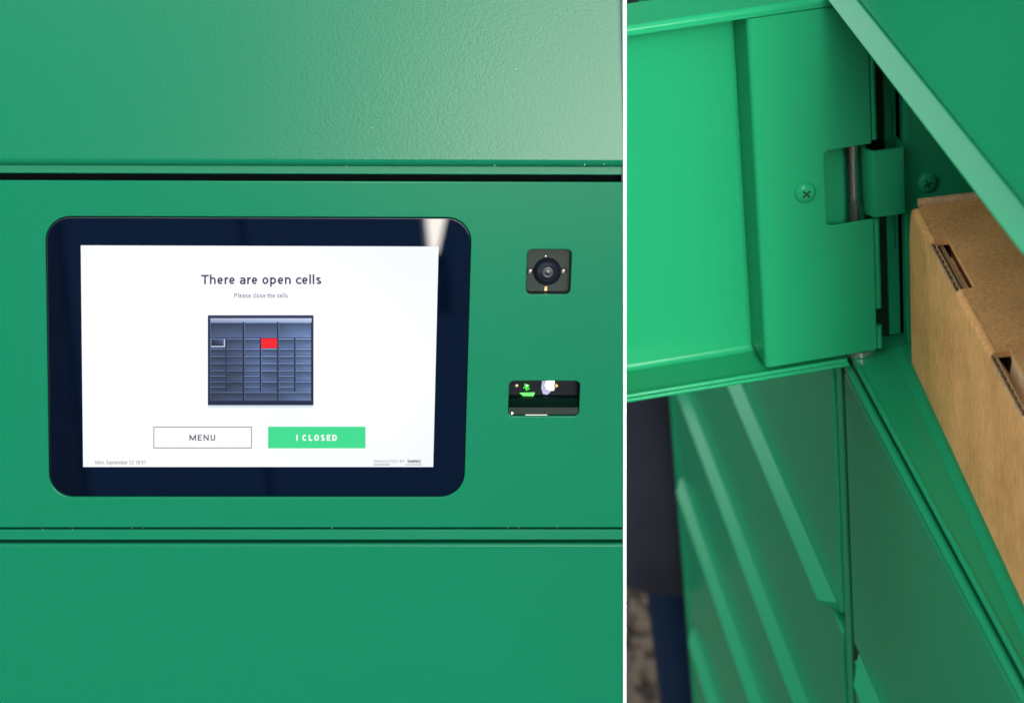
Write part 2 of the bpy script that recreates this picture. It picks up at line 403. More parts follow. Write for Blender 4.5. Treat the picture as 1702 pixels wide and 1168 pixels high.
# picture of the locker bank on the screen
def cp(x, y): return px(320+x/5.839, 500+y/5.839)
pic_bm = bmesh.new(); cl = pic_bm.loops.layers.float_color.new('Col')
def prc(x0, y0, x1, y1, w_, c0, c1=None, c2=None, c3=None):
    vs = [pic_bm.verts.new(P(*cp(*q), w_)) for q in ((x0,y0),(x1,y0),(x1,y1),(x0,y1))]
    f_ = pic_bm.faces.new(vs)
    for lo_, c in zip(f_.loops, (c0, c1 or c0, c2 or c0, c3 or c0)): lo_[cl] = (*srgb(*c), 1)
navy = (34, 44, 74)
prc(148, 140, 1174, 168, WS+.06, (40,54,82), (34,48,84), (44,64,98), (48,62,92))
prc(148, 168, 1174, 1012, WS+.06, navy, (38,46,78), (26,36,66), (26,42,72))
prc(172, 170, 1156, 206, WS+.07, (176,186,214), (206,216,240), (170,186,220), (140,152,186))
def shade(x, y):
    t = (x-170)/980; q = (y-208)/760
    b_ = 0.86 + 0.42*t - 0.20*q + 0.10*math.sin(x*0.011+1.0)
    return (int(74*b_), int(91*b_), int(124*b_))
def cell(x0, y0, x1, y1):
    dk = 0.80
    top = [shade(x0, y0), shade(x1, y0)]; bot = [shade(x1, y1), shade(x0, y1)]
    d = lambda c, k: tuple(min(255, int(v*k)) for v in c)
    prc(x0, y0, x1, y1, WS+.08, d(top[0], .66), d(top[1], .66), d(bot[0], 1.2), d(bot[1], 1.2))
    prc(x0, y0, x1, y0+6, WS+.09, d(top[0], 2.0), d(top[1], 2.0))
    prc(x0, y0+4, x0+4, y1, WS+.09, d(top[0], 1.45))
    prc(x0, y1, x1, y1+5, WS+.085, (30, 40, 68))
for (a0, a1, b0, b1) in ((170,320,332,485),(503,652,667,820),(836,986,1001,1150)):
    cell(a0, 208, b1, 358); cell(a0, 885, b1, 968)
    for (y0, y1) in ((367,458),(465,526),(535,597),(604,667)):
        cell(a0, y0, a1, y1); cell(b0, y0, b1, y1)
    for (y0, y1) in ((674,719),(727,771),(781,828),(834,878)): cell(a0, y0, a1, y1)
    for (y0, y1) in ((674,771),(781,878)): cell(b0, y0, b1, y1)
prc(666, 364, 820, 459, WS+.10, (255, 28, 44))
prc(178, 372, 314, 448, WS+.10, (205, 214, 236)); prc(180, 372, 304, 438, WS+.11, (36,46,72), (92,104,136), (58,70,100), (34,44,70))
prc(150, 1012, 1166, 1040, WS+.06, (190,214,222), (190,214,222), (236,246,250), (236,246,250))
me = bpy.data.meshes.new('locker_picture'); pic_bm.to_mesh(me); pic_bm.free(); me.materials.append(M_pic)
link('locker_picture', me, TS)

# ------------------------------------------------------------------ camera module in its square window
def Lf(u0, v0, w0):
    """local maker: lathe axis along the panel normal, mm"""
    return lambda x, y, h: P(u0+x, v0+y, w0+h)
CA = empty('camera', P(123.5, -31, -8), 'small black dome camera behind a square window right of the touchscreen', 'camera')
D0 = -9.0
def tub(name, t, d, mat_, parent, th=0.6):
    bm = bmesh.new(); lp = rrect(t[0]-0.05, t[1]+0.05, t[2]-0.05, t[3]+0.05, t[4], 6); n = len(lp)
    a = [bm.verts.new(P(u, v, -2.2)) for u, v in lp]; b = [bm.verts.new(P(u, v, d)) for u, v in lp]
    for i in range(n): bm.faces.new((a[i], a[(i+1) % n], b[(i+1) % n], b[i]))
    bm.faces.new(b)
    o = link(name, bm_mesh(name, bm, mat_), parent)
    m = o.modifiers.new('s', 'SOLIDIFY'); m.thickness = th/1000; m.offset = 1
    return o
tub('housing', CM, D0, mat('camera_housing', (0.008, 0.009, 0.010), 0.4, 0.0, 0.15), CA)
me = curve_mesh('back_plate', [flip(rrect(112.4, 134.8, -54.2, -31.4, 2.0, 4))], 0.3, 0.15, M_plate, lambda x, y, z: Pm(x, y, z+D0+0.7))
link('back_plate', me, CA)
cu_, cv_ = px(910.5, 455)
bm = bmesh.new()
lathe(bm, [(7.3, 0), (7.3, 1.6), (7.0, 2.6), (6.2, 3.9), (5.0, 4.9), (4.2, 5.3), (4.0, 5.15), (3.8, 5.4), (3.0, 5.75), (2.8, 5.55), (2.55, 5.6), (2.3, 5.6), (2.1, 5.3), (1.5, 5.2), (0.9, 5.45), (0, 5.6)], Lf(cu_, cv_, D0+1.0), 40)
link('lens_dome', bm_mesh('lens_dome', bm, M_lens, 40), CA)
def cam_screw(x, y):
    u, v = px(x, y)
    bm = bmesh.new()
    lathe(bm, [(1.75, 0), (1.75, .5), (1.45, .8), (1.3, .5), (1.1, .4), (0.95, .75), (.6, .85), (.5, .4), (0, .4)], Lf(u, v, D0+1.0), 20)
    link('screw', bm_mesh('screw', bm, M_steel, 30), CA)
cam_screw(882, 455); cam_screw(937.5, 455)
u, v = px(908, 429.5)
bm = bmesh.new(); lathe(bm, [(1.0, 0), (1.0, .9), (.75, 1.1), (0.65, .8), (0, .8)], Lf(u, v, D0+1.0), 16); link('light_sensor', bm_mesh('light_sensor', bm, M_lens), CA)
bm = bmesh.new(); lathe(bm, [(.38, 0), (.38, .3), (.2, .5), (0, .55)], Lf(u, v, D0+1.85), 12); link('indicator', bm_mesh('indicator', bm, mat('indicator', (.8,.8,.8), .2, emit=(1,1,1), es=.08)), CA)
u0_, v0_ = px(906, 480); u1_, v1_ = px(910, 487.5)
box = bmesh.new(); add_box(box, u0_, u1_, v0_, v1_, D0+1, D0+2.2, P); link('pin', bm_mesh('pin', box, M_brass), CA)

# ------------------------------------------------------------------ code scanner
SC = empty('code_scanner', P(123.5, 34.5, -8), 'code scanner glowing green behind a low black window under the camera', 'scanner')
D1 = -13.0
tub('housing', SN, D1, M_scan, SC)
bm = bmesh.new()   # sloped dark inner deck below the lamps
lp = [(26.4, -12.6), (27.2, -8.0), (29.6, -6.0), (31.0, -3.0), (34.6, -2.6), (34.6, -12.6)]
extrude_profile(bm, lp, SN[0]+0.3, SN[1]-0.3, lambda t, p_, q_: P(t, p_, q_))
link('deck', bm_mesh('deck', bm, mat('scanner_deck', (0.001, 0.007, 0.005), 0.4, 0, 0.06), 30), SC)
bm = bmesh.new()
extrude_profile(bm, [(34.55, -2.4), (34.55, -1.7), (34.88, -1.6), (34.88, -2.4)], 113.8, 125.5, lambda t, p_, q_: P(t, p_, q_))
link('glint_bar', bm_mesh('glint_bar', bm, M_steel), SC)  # bar added to stand in for a thin white highlight
u, v = px(876, 650.5)
bm = bmesh.new(); lathe(bm, [(1.05, 0), (1.05, 1.3), (0.8, 1.9), (0.4, 2.2), (0, 2.3)], Lf(u, v, D1+.7), 18); link('aiming_lamp', bm_mesh('aiming_lamp', bm, M_green_led), SC)
for kx, ky, kr in ((873.5, 647, .42), (879.5, 648.5, .36), (871.5, 652.5, .34), (880, 654, .4), (876, 655.5, .5)):
    ku, kv = px(kx, ky); bm = bmesh.new(); lathe(bm, [(kr, 0), (kr, .5), (0, .9)], Lf(ku, kv, D1+1.4), 10); link('lamp_bead', bm_mesh('lamp_bead', bm, M_green_led), SC)
ku, kv = px(876.5, 647.0); bm = bmesh.new(); lathe(bm, [(.45, 0), (.4, .5), (0, .8)], Lf(ku, kv, D1+3.3), 10); link('lamp_tip', bm_mesh('lamp_tip', bm, M_white_glow), SC)
u, v = px(908, 655)
me = curve_mesh('dim_reflection', [flip([(u-1.9, v-4.2), (u+1.2, v-5.2), (u+2.4, v-2.0), (u+2.6, v+1.6), (u+1.0, v+3.0), (u-1.2, v+2.6), (u-2.2, v-.4)])], .3, .15, mat('dim_reflection', (.10, .10, .16), .4, emit=(.30, .30, .52), es=.16), lambda x, y, z: Pm(x, y, z+D1+1.0))
link('dim_reflection', me, SC)  # dimmer side of the mirrored sky, put in as glow
u, v = px(877, 664.5)
me = curve_mesh('lit_ledge', [flip([(u-4.0, v-1.1), (u+4.0, v-1.3), (u+3.4, v+.4), (u+1.6, v+.9), (u+1.2, v+1.9), (u-3.6, v+1.7), (u-1.6, v+.8)])], .2, .1, M_green_led, lambda x, y, z: Pm(x, y, z+D1+1.5))
link('lit_ledge', me, SC)
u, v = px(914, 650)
me = curve_mesh('sky_reflection', [flip([(u-1.6, v-2.6), (u+.6, v-3.4), (u+2.6, v-3.5), (u+2.6, v+2.2), (u+.4, v+2.2), (u-1.2, v+1.4), (u-2.2, v-.6)])], .3, .15, M_white_glow, lambda x, y, z: Pm(x, y, z+D1+1.4))
link('sky_reflection', me, SC)  # sky mirrored in the window, put in as a glowing shape
u, v = px(926, 649)
bm = bmesh.new(); lathe(bm, [(1.7, 0), (1.7, .8), (1.2, 1.3), (.9, .9), (0, .9)], Lf(u, v, D1+.7), 16); link('sensor_ring', bm_mesh('sensor_ring', bm, M_brass), SC)
u, v = px(859.5, 650)
bm = bmesh.new(); lathe(bm, [(.9, 0), (.9, .5), (0, .7)], Lf(u, v, D1+.7), 14); link('status_lamp', bm_mesh('status_lamp', bm, M_brass), SC)
u, v = px(851.5, 688.3)
bm = bmesh.new(); lathe(bm, [(.6, 0), (.6, .3), (0, .6)], Lf(u, v, -2.6), 12); link('bead', bm_mesh('bead', bm, M_white_glow), SC)

# ------------------------------------------------------------------ right locker
G0 = -1.42                                     # ground level
LK = empty('parcel_locker', (-0.02, 0.25, G0), 'green steel locker bank with one cell door swung open beside a cardboard box', 'locker')
XB1 = 0.365                                     # near end of the near column
TH = math.radians(-2.194)
DO = Vector((-math.sin(TH), -math.cos(TH), 0)) # outward along the open door
DN = Vector((math.cos(TH), -math.sin(TH), 0))  # door normal, towards the viewer
def DW(a, n, z): return DO*a + DN*n + Vector((0, 0, z))

def lip(parent, x0, x1, zt, tl=0.018, tr=0.018, p=0.009, s=0.008):
    """folded pull lip along the bottom of a door, mitred ends"""
    bm = bmesh.new()
    A = [(x0, 0.0, zt), (x1, 0.0, zt)]; B = [(x0+tl, -p, zt-s), (x1-tr, -p, zt-s)]; C_ = [(x0+tl, -p+.0012, zt-s-.0016), (x1-tr, -p+.0012, zt-s-.0016)]; D_ = [(x0, .004, zt-s-.0016), (x1, .004, zt-s-.0016)]; E_ = [(x0, .004, zt), (x1, .004, zt)]
    v = [[bm.verts.new(q) for q in r_] for r_ in (A, B, C_, D_, E_)]
    for i in range(5):
        j = (i+1) % 5
        bm.faces.new((v[i][0], v[j][0], v[j][1], v[i][1]))
    bm.faces.new([r_[0] for r_ in v]); bm.faces.new([r_[1] for r_ in reversed(v)])
    bmesh.ops.recalc_face_normals(bm, faces=bm.faces)
    bevel_all(bm, 0.0007, 2)
    return weighted(link('pull_lip', bm_mesh('pull_lip', bm, M_green2, 50), parent))
def closed_door(x0, x1, z0, z1, tl=.018, tr=.018, lx0=None, lx1=None):
    d = box_obj('door', x0, x1, 0.0, 0.018, z0, z1, M_green2, LK, 0.0016, 3)
    if lx0 is None: lx0, lx1 = x0, x1
    lip(d, lx0, lx1, z0-0.001, tl, tr)
    return d
AX0, AX1 = -0.765, -0.047
for (z0, z1) in ((0.245, 0.60), (-0.212, 0.232), (-0.376, -0.226), (-0.520, -0.390), (-0.705, -0.534), (-1.30, -0.719)):
    closed_door(AX0, AX1, z0, z1, lx0=AX0+.01, lx1=-0.062)
for (z0, z1) in ((0.243, 0.60), (-0.212, -0.0135), (-1.30, -0.226)):
    closed_door(-0.0155, XB1, z0, z1, tl=.022, lx0=-0.004 if z0 < 0 else -0.012, lx1=XB1)
# posts and carcass
box_obj('groove_shade', -0.0299, -0.0160, 0.0030, 0.03, -1.32, -0.0135, M_dark_green, LK, 0)  # dark strip put in for the shade of the groove between columns
box_obj('post', -0.0445, -0.0300, 0.0015, 0.03, -1.32, 0.62, M_green2, LK, 0.0015, 3)
box_obj('post', -0.785, -0.768, -0.002, 0.03, -1.32, 0.62, M_green2, LK, 0.002, 3)
box_obj('post', XB1+.003, XB1+.02, -0.002, 0.03, -1.32, 0.62, M_green2, LK, 0.002, 3)
box_obj('end_panel', -0.7865, -0.7855, 0.0, 0.5, G0+.08, 0.62, M_green2, LK, 0)
box_obj('end_panel', XB1+.0205, XB1+.0215, 0.0, 0.5, G0+.08, 0.62, M_green2, LK, 0)
box_obj('roof', -0.79, XB1+.025, -0.004, 0.505, 0.622, 0.64, M_green2, LK, 0.003)
box_obj('plinth', -0.77, XB1, 0.03, 0.48, G0, -1.322, M_dark, LK, 0)
# dark carcass behind the closed doors, split round the open cell
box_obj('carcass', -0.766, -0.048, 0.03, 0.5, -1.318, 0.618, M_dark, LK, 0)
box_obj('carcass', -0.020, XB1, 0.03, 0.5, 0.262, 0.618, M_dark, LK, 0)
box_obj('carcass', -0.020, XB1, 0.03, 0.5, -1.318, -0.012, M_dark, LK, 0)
# open cell
SWX = -0.012
box_obj('cell_floor', -0.03, XB1, 0.0042, 0.49, -0.0035, 0.0, M_green2, LK, 0.0004)
box_obj('cell_back', -0.03, XB1, 0.46, 0.464, 0.001, 0.25, M_green2, LK, 0)
box_obj('cell_ceiling', -0.03, XB1, 0.02, 0.46, 0.245, 0.248, M_green2, LK, 0)
box_obj('cell_wall', XB1-.012, XB1-.008, 0.02, 0.46, 0.001, 0.245, M_green2, LK, 0)
CWALL = box_obj('cell_wall', SWX-.0015, SWX, 0.0385, 0.46, 0.0005, 0.245, M_green2, LK, 0.0005)
# rolled hem at the front of the cell floor and the groove under it
bm = bmesh.new()
extrude_profile(bm, arc(0.0048, -0.0012, 0.0018, -60, 250, 12), -0.014, XB1, lambda t, y, z: Vector((t, y, z)))
weighted(link('floor_hem', bm_mesh('floor_hem', bm, M_green2, 40), LK))
bm = bmesh.new()
extrude_profile(bm, arc(0.0016, -0.0078, 0.0026, -60, 250, 12), -0.0145, XB1, lambda t, y, z: Vector((t, y, z)))
weighted(link('floor_hem', bm_mesh('floor_hem', bm, M_green2, 40), LK))
box_obj('cell_floor_edge', -0.014, XB1, 0.0052, 0.02, -0.0125, -0.0036, M_green2, LK, 0)
# raised liner sheet under the parcel
bm = bmesh.new()
def lin(t, y, z): return Vector((t, y - 0.0576*t, z))
extrude_profile(bm, [(0.0285, 0.0002), (0.0325, 0.0026), (0.3, 0.0026), (0.3, 0.0002)], -0.010, XB1-.02, lin)
link('cell_liner', bm_mesh('cell_liner', bm, M_green2, 20), LK)
# frame beside the hinge: dark shade sheet, flanges, bracket
box_obj('hinge_gap_shade', -0.0295, -0.0285, 0.019, 0.0375, -0.001, 0.245, M_dark_green, LK, 0)  # dark sheet carrying the shade of the deep hinge gap
box_obj('frame_flange', -0.0285, -0.0265, 0.0315, 0.0385, 0.0015, 0.245, M_green2, LK, 0.0005)
box_obj('frame_flange', -0.0205, SWX+.0003, 0.0385, 0.0435, 0.0015, 0.245, M_green2, LK, 0.0012, 3)
box_obj('slot_edge', -0.0262, -0.0225, 0.0358, 0.0372, 0.130, 0.152, M_green2, LK, 0.0004)
box_obj('slot_edge', -0.0262, -0.0225, 0.0358, 0.0372, 0.060, 0.090, M_green2, LK, 0.0004)
bm = bmesh.new()
pf = [(-0.024, 0.0158), (-0.0085, 0.0148), (-0.0036, 0.0176)] + arc(-0.0045, 0.0198, 0.002, -48, 0, 3) + [(-0.0025, 0.0335)] + arc(-0.0045, 0.0352, 0.002, 0, 90, 5)[1:] + [(-0.0200, 0.0372)]
extrude_profile(bm, pf, 0.0925, 0.1335, lambda t, x, y: Vector((x, y, t)), closed=False)
me = bm_mesh('hinge_bracket', bm, M_green2, 35)
HB = link('hinge_bracket', me, LK)
_out = sum((p_.normal.dot(p_.center-Vector((-0.012, 0.026, 0.113))) for p_ in me.polygons))
if _out < 0: me.flip_normals()
m_ = HB.modifiers.new('s', 'SOLIDIFY'); m_.thickness = 0.0018; m_.offset = -1
m_ = HB.modifiers.new('b', 'BEVEL'); m_.width = 0.0005; m_.segments = 2; m_.limit_method = 'ANGLE'; m_.angle_limit = math.radians(60)
bm = bmesh.new(); bmesh.ops.create_uvsphere(bm, u_segments=12, v_segments=8, radius=0.0011, matrix=Matrix.Translation((-0.0027, 0.0332, 0.1235)))
link('paint_bead', bm_mesh('paint_bead', bm, M_green2), HB)

# cross-head screw, axis +Z, radius 6 mm
def screw_mesh():
    bm = bmesh.new()
    lathe(bm, [(0.0064, 0), (0.0064, 0.0004), (0.0061, 0.0011), (0.0052, 0.0020), (0.0040, 0.0026), (0.0026, 0.0029), (0, 0.0030)], lambda x, y, h: Vector((x, y, h)), 28)
    return bm_mesh('screw', bm, M_green2, 60)
def cross_mesh():
    bm = bmesh.new(); a, l = 0.00055, 0.0027
    pts = [(a, a), (l, a*1.2), (l, -a*1.2), (a, -a), (a*1.2, -l), (-a*1.2, -l), (-a, -a), (-l, -a*1.2), (-l, a*1.2), (-a, a), (-a*1.2, l), (a*1.2, l)]
    extrude_profile(bm, pts, 0.0022, 0.00312, lambda t, x, y: Vector((x, y, t)))
    return bm_mesh('cross_recess', bm, mat('screw_recess', (0.004, 0.05, 0.025), 0.25))
SM, CMh = screw_mesh(), cross_mesh()
def frame(o, z, x):
    z = z.normalized(); x = (x - z*x.dot(z)).normalized(); y = z.cross(x)
    return Matrix.Translation(o) @ Matrix((x, y, z)).transposed().to_4x4()

# ---- the open door
bm = bmesh.new()
DL = 0.362
add_box(bm, 0.0, DL, -0.0376, -0.036, 0.0, 0.2280, DW)
OD = link('open_door', bm_mesh('open_door', bm, M_green2), LK)
def door_profile(name, pf, a0, a1, ang=40):
    bm = bmesh.new(); extrude_profile(bm, pf, a0, a1, lambda t, n, z: DW(t, n, z))
    return weighted(link(name, bm_mesh(name, bm, M_green2, ang), OD))
# bottom flange with fillet, double hem at the rim
pf = [(-0.0359, 0.0055)] + [(-0.0359+0.004*(1-math.cos(math.radians(t))), 0.0015+0.004*(1-math.sin(math.radians(t)))) for t in range(10, 91, 16)]
pf += [(-0.0050, 0.0015)] + [(-0.0036+0.0014*math.cos(math.radians(t)), 0.0014+0.0015*math.sin(math.radians(t))) for t in range(170, -1, -24)]
pf += [(-0.0019, 0.0004)] + [(-0.0006+0.0013*math.cos(math.radians(t)), 0.0002+0.0014*math.sin(math.radians(t))) for t in range(150, -91, -24)]
pf += [(-0.0359, -0.0012)]
door_profile('bottom_flange', pf, 0.0005, DL, 50)
# top flange, rounded over at the rim
pf = [(-0.0376, 0.2282), (-0.0376, 0.2297), (-0.0030, 0.2297)] + [(-0.0030+0.0030*math.sin(math.radians(t)), 0.2267+0.0030*math.cos(math.radians(t))) for t in range(12, 91, 13)] + [(0.0, 0.2245), (-0.0015, 0.2245), (-0.0030, 0.2272), (-0.0359, 0.2282)]
door_profile('top_flange', pf, 0.0005, DL, 50)
# hinge-side channel: left return, rounded bend, face with the hinge notch
bm = bmesh.new()
ZB, ZT, NF = 0.0058, 0.2232, -0.0020
rr = 0.0032; AL = 0.0505; AR = -0.0178
def notch():
    nb, ntp, nl, r_ = 0.0915, 0.1385, 0.0100, 0.0030
    return [(AR, nb)] + [(nl-r_+r_*math.sin(math.radians(t)), nb+r_-r_*math.cos(math.radians(t))) for t in range(0, 91, 18)] + [(nl-r_+r_*math.cos(math.radians(t)), ntp-r_+r_*math.sin(math.radians(t))) for t in range(0, 91, 18)] + [(AR, ntp)]
rc = 0.002
face = [(AL-rr, ZB)] + [(AR+rc-rc*math.sin(math.radians(t)), ZB+rc-rc*math.cos(math.radians(t))) for t in range(0, 91, 30)] + notch() + [(AR, ZT), (AL-rr, ZT)]
fv = [bm.verts.new(DW(a_, NF, z_)) for a_, z_ in face]
bm.faces.new(fv)
lo, hi = fv[0], fv[-1]
for k in range(1, 9):
    t = math.radians(90*k/8)
    l2 = bm.verts.new(DW(AL-rr+rr*math.sin(t), NF-rr+rr*math.cos(t), ZB)); h2 = bm.verts.new(DW(AL-rr+rr*math.sin(t), NF-rr+rr*math.cos(t), ZT))
    bm.faces.new((lo, hi, h2, l2)); lo, hi = l2, h2
l2 = bm.verts.new(DW(AL, -0.0359, ZB)); h2 = bm.verts.new(DW(AL, -0.0359, ZT)); bm.faces.new((lo, hi, h2, l2))
me = bm_mesh('inner_channel', bm, M_green2, 25)
if me.polygons[0].normal.dot(DN) < 0: me.flip_normals()
CH = link('inner_channel', me, OD)
m = CH.modifiers.new('s', 'SOLIDIFY'); m.thickness = 0.0016; m.offset = -1
m = CH.modifiers.new('b', 'BEVEL'); m.width = 0.0006; m.segments = 2; m.limit_method = 'ANGLE'; m.angle_limit = math.radians(50)
weighted(CH)
# rolled edge strips on the hinge side
for (z0, z1) in ((0.1405, 0.2235), (0.033, 0.0905), (0.0065, 0.021)):
    bm = bmesh.new(); extrude_profile(bm, arc(-0.0198, -0.0042, 0.0019, 0, 330, 11), z0, z1, lambda t, a_, n_: DW(a_, n_, t))
    weighted(link('rolled_edge', bm_mesh('rolled_edge', bm, M_green2, 50), OD))
bm = bmesh.new(); extrude_profile(bm, [(0.030, -.0125), (0.030, -.0140), (-0.0035, -.0140), (-0.0035, -.0125)], 0.06, 0.17, lambda t, a_, n_: DW(a_, n_, t))
link('channel_web', bm_mesh('channel_web', bm, M_green2), OD)
# hinge pin
def ring_rod(bm, a_, n_, prof, seg=20):
    lathe(bm, [(0, prof[0][1])] + prof + [(0, prof[-1][1])], lambda x, y, h: DW(a_+x, n_+y, h), seg)
bm = bmesh.new()
ring_rod(bm, -0.0113, -0.0200, [(0.0028, -0.002), (0.0028, 0.126), (0.0034, 0.1265), (0.0034, 0.17), (0.0028, 0.1705), (0.0028, 0.222)])
link('hinge_pin', bm_mesh('hinge_pin', bm, M_steel_dark, 40), OD)
bm = bmesh.new()
ring_rod(bm, -0.0105, -0.0135, [(0.0088, 0.0006), (0.0088, 0.0035), (0.0075, 0.0048), (0.0052, 0.0048), (0.0050, 0.003)], 28)
link('pivot_washer', bm_mesh('pivot_washer', bm, M_steel_dark, 40), LK)
s1 = link('screw', SM, OD, frame(DW(0.0219, NF+.0001, 0.115), DN, Vector((0, 0.75, 0.66))))
W_s1 = W[s1]
link('screw', CMh, CH, W_s1).name = 'screw_recess'
s2 = link('screw', SM, CWALL, frame(Vector((SWX+.0001, 0.0520, 0.1055)), Vector((1, 0, 0)), Vector((0, 0.9, 0.4))))
link('screw_recess', CMh, CWALL, W[s2])

# ------------------------------------------------------------------ cardboard box
def card(name, base, edge=False):
    m = mat(name, base, 0.8, 0, 0.25)
    b = m.node_tree.nodes['Principled BSDF']; tc = N(m, 'ShaderNodeTexCoord')
    mp = N(m, 'ShaderNodeMapping'); mp.inputs['Scale'].default_value = (520, 520, 120); L(m, tc.outputs['Object'], mp.inputs['Vector'])
    n1 = N(m, 'ShaderNodeTexNoise'); n1.inputs['Scale'].default_value = 1.0; n1.inputs['Detail'].default_value = 4; L(m, mp.outputs['Vector'], n1.inputs['Vector'])
    n2 = N(m, 'ShaderNodeTexNoise'); n2.inputs['Scale'].default_value = 26.0; n2.inputs['Detail'].default_value = 6; L(m, tc.outputs['Object'], n2.inputs['Vector'])
    n3 = N(m, 'ShaderNodeTexNoise'); n3.inputs['Scale'].default_value = 520.0; n3.inputs['Detail'].default_value = 3; L(m, tc.outputs['Object'], n3.inputs['Vector'])
    def ctr(o_, k):
        q = N(m, 'ShaderNodeMath'); q.operation = 'MULTIPLY_ADD'; L(m, o_, q.inputs[0]); q.inputs[1].default_value = k; q.inputs[2].default_value = -.5*k; return q.outputs[0]
    mx = N(m, 'ShaderNodeMath'); mx.operation = 'ADD'; L(m, ctr(n1.outputs['Fac'], 0.9), mx.inputs[0]); L(m, ctr(n2.outputs['Fac'], 1.0), mx.inputs[1])
    mx1 = N(m, 'ShaderNodeMath'); mx1.operation = 'ADD'; L(m, mx.outputs[0], mx1.inputs[0]); L(m, ctr(n3.outputs['Fac'], .45), mx1.inputs[1])
    mx2 = N(m, 'ShaderNodeMath'); mx2.operation = 'ADD'; L(m, mx1.outputs[0], mx2.inputs[0]); mx2.inputs[1].default_value = .5
    cr = N(m, 'ShaderNodeValToRGB'); L(m, mx2.outputs[0], cr.inputs['Fac'])
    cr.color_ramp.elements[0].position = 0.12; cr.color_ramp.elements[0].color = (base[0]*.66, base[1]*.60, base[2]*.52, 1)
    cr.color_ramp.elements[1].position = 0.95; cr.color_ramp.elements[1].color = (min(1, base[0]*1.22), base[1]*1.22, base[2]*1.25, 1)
    mr = N(m, 'ShaderNodeMath'); mr.operation = 'MULTIPLY'; mr.inputs[1].default_value = 1.0
    L(m, cr.outputs['Color'], b.inputs['Base Color'])
    bp = N(m, 'ShaderNodeBump'); bp.inputs['Strength'].default_value = 0.25; bp.inputs['Distance'].default_value = 0.0005
    L(m, mx2.outputs[0], bp.inputs['Height']); L(m, bp.outputs['Normal'], b.inputs['Normal'])
    return m
M_card = card('cardboard', (0.80, 0.415, 0.15))
M_card_edge = card('cardboard_edge', (0.60, 0.40, 0.21))
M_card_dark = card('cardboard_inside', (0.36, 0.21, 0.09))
BO = Vector((-0.0014, 0.0350, 0.0)); BU = Vector((0.9983, -0.0578, 0)); BVv = Vector((0.0578, 0.9983, 0))
def BP(u, v, z): return BO + BU*u + BVv*v + Vector((0, 0, z))
BOX = empty('cardboard_box', BP(0.2, 0.08, 0.0028), 'brown cardboard box with tab slots along its top edge inside the open cell', 'box')
UL, UR, BD, BH, BZ = 0.011, 0.33, 0.17, 0.1070, 0.0030
SLOTS = ((0.0690, 0.1295), (0.2015, 0.2630))
SV = 0.0105
def ubox(bm, u0, u1, v0, v1, z0, z1): return add_box(bm, u0, u1, v0, v1, z0, z1, BP)
# front panel with a soft vertical corner
bm = bmesh.new()
def lean(z):
    return 0.0085*max(0.0, (z-(BH-0.032))/0.032)**2
ZS = [BZ, BH-.032, BH-.024, BH-.017, BH-.011, BH-.0065, BH-.0034]
lp = [(UL+0.0040+lean(z), z) for z in ZS] + [(UR, BH-.0034), (UR, BZ)]
fa = [bm.verts.new(BP(u, 0.0, z)) for u, z in lp]; fb = [bm.verts.new(BP(u, 0.0032, z)) for u, z in lp]
bm.faces.new(fa); bm.faces.new(fb[::-1])
for i in range(len(lp)):
    j = (i+1) % len(lp); bm.faces.new((fa[i], fb[i], fb[j], fa[j]))
FP = link('front_panel', bm_mesh('front_panel', bm, M_card, 40), BOX)
bm = bmesh.new()
rc = 0.0042
pf = [(rc-rc*math.sin(math.radians(t)), rc-rc*math.cos(math.radians(t))) for t in range(0, 91, 15)] + [(0, BD), (.003, BD), (.003, 0.0045), (rc, 0.0032)]
rings = [[bm.verts.new(BP(UL+u+lean(z), v+0.0001, z)) for u, v in pf] for z in ZS]
for A, B in zip(rings, rings[1:]):
    for i in range(len(pf)):
        j = (i+1) % len(pf); bm.faces.new((A[i], A[j], B[j], B[i]))
bm.faces.new(rings[0][::-1]); bm.faces.new(rings[-1])
link('end_panel', bm_mesh('end_panel', bm, M_card, 60), BOX)
# lid with two tab slots open to the crease
ULT = UL+0.0105
outl = [(ULT+0.004, 0.0034)]
for s0, s1 in SLOTS:
    outl += [(s0, 0.0034), (s0, SV), (s1, SV), (s1, 0.0034)]
outl += [(UR, 0.0034), (UR, BD), (ULT, BD), (ULT, 0.0075)]
bm = bmesh.new()
tp = [bm.verts.new(BP(u, v, BH)) for u, v in outl]; bt = [bm.verts.new(BP(u, v, BH-0.0032)) for u, v in outl]
bm.faces.new(tp); bm.faces.new(bt[::-1]); n = len(tp)
for i in range(n): bm.faces.new((tp[i], bt[i], bt[(i+1) % n], tp[(i+1) % n]))
LID = link('lid', bm_mesh('lid', bm, M_card, 40), BOX)
# crease runs between the slots
def crease(u0, u1, soft=False):
    bm = bmesh.new(); R_ = 0.0034
    pf = [(0.0, BH-0.0036)] + [(R_-R_*math.cos(math.radians(t)), BH-R_+R_*math.sin(math.radians(t))) for t in range(0, 91, 15)] + [(0.0036, BH), (0.0036, BH-0.0032), (0.0030, BH-0.0036)]
    extrude_profile(bm, pf, u0, u1, lambda t, v, z: BP(t, v, z))
    weighted(link('crease', bm_mesh('crease', bm, M_card_edge if False else M_card, 40), LID))
es = [ULT+0.004] + [q for s in SLOTS for q in s] + [UR]
for i in range(0, len(es), 2): crease(es[i], es[i+1])
# soft broken corner where lid, front and end meet
bm = bmesh.new()
bmesh.ops.create_uvsphere(bm, u_segments=20, v_segments=14, radius=1.0)
for v in bm.verts:
    v.co = BP(ULT+0.0042+v.co.x*0.0072, 0.0074+v.co.y*0.0074, BH-0.0078+v.co.z*0.0078)
link('corner_fold', bm_mesh('corner_fold', bm, M_card, 80), LID)
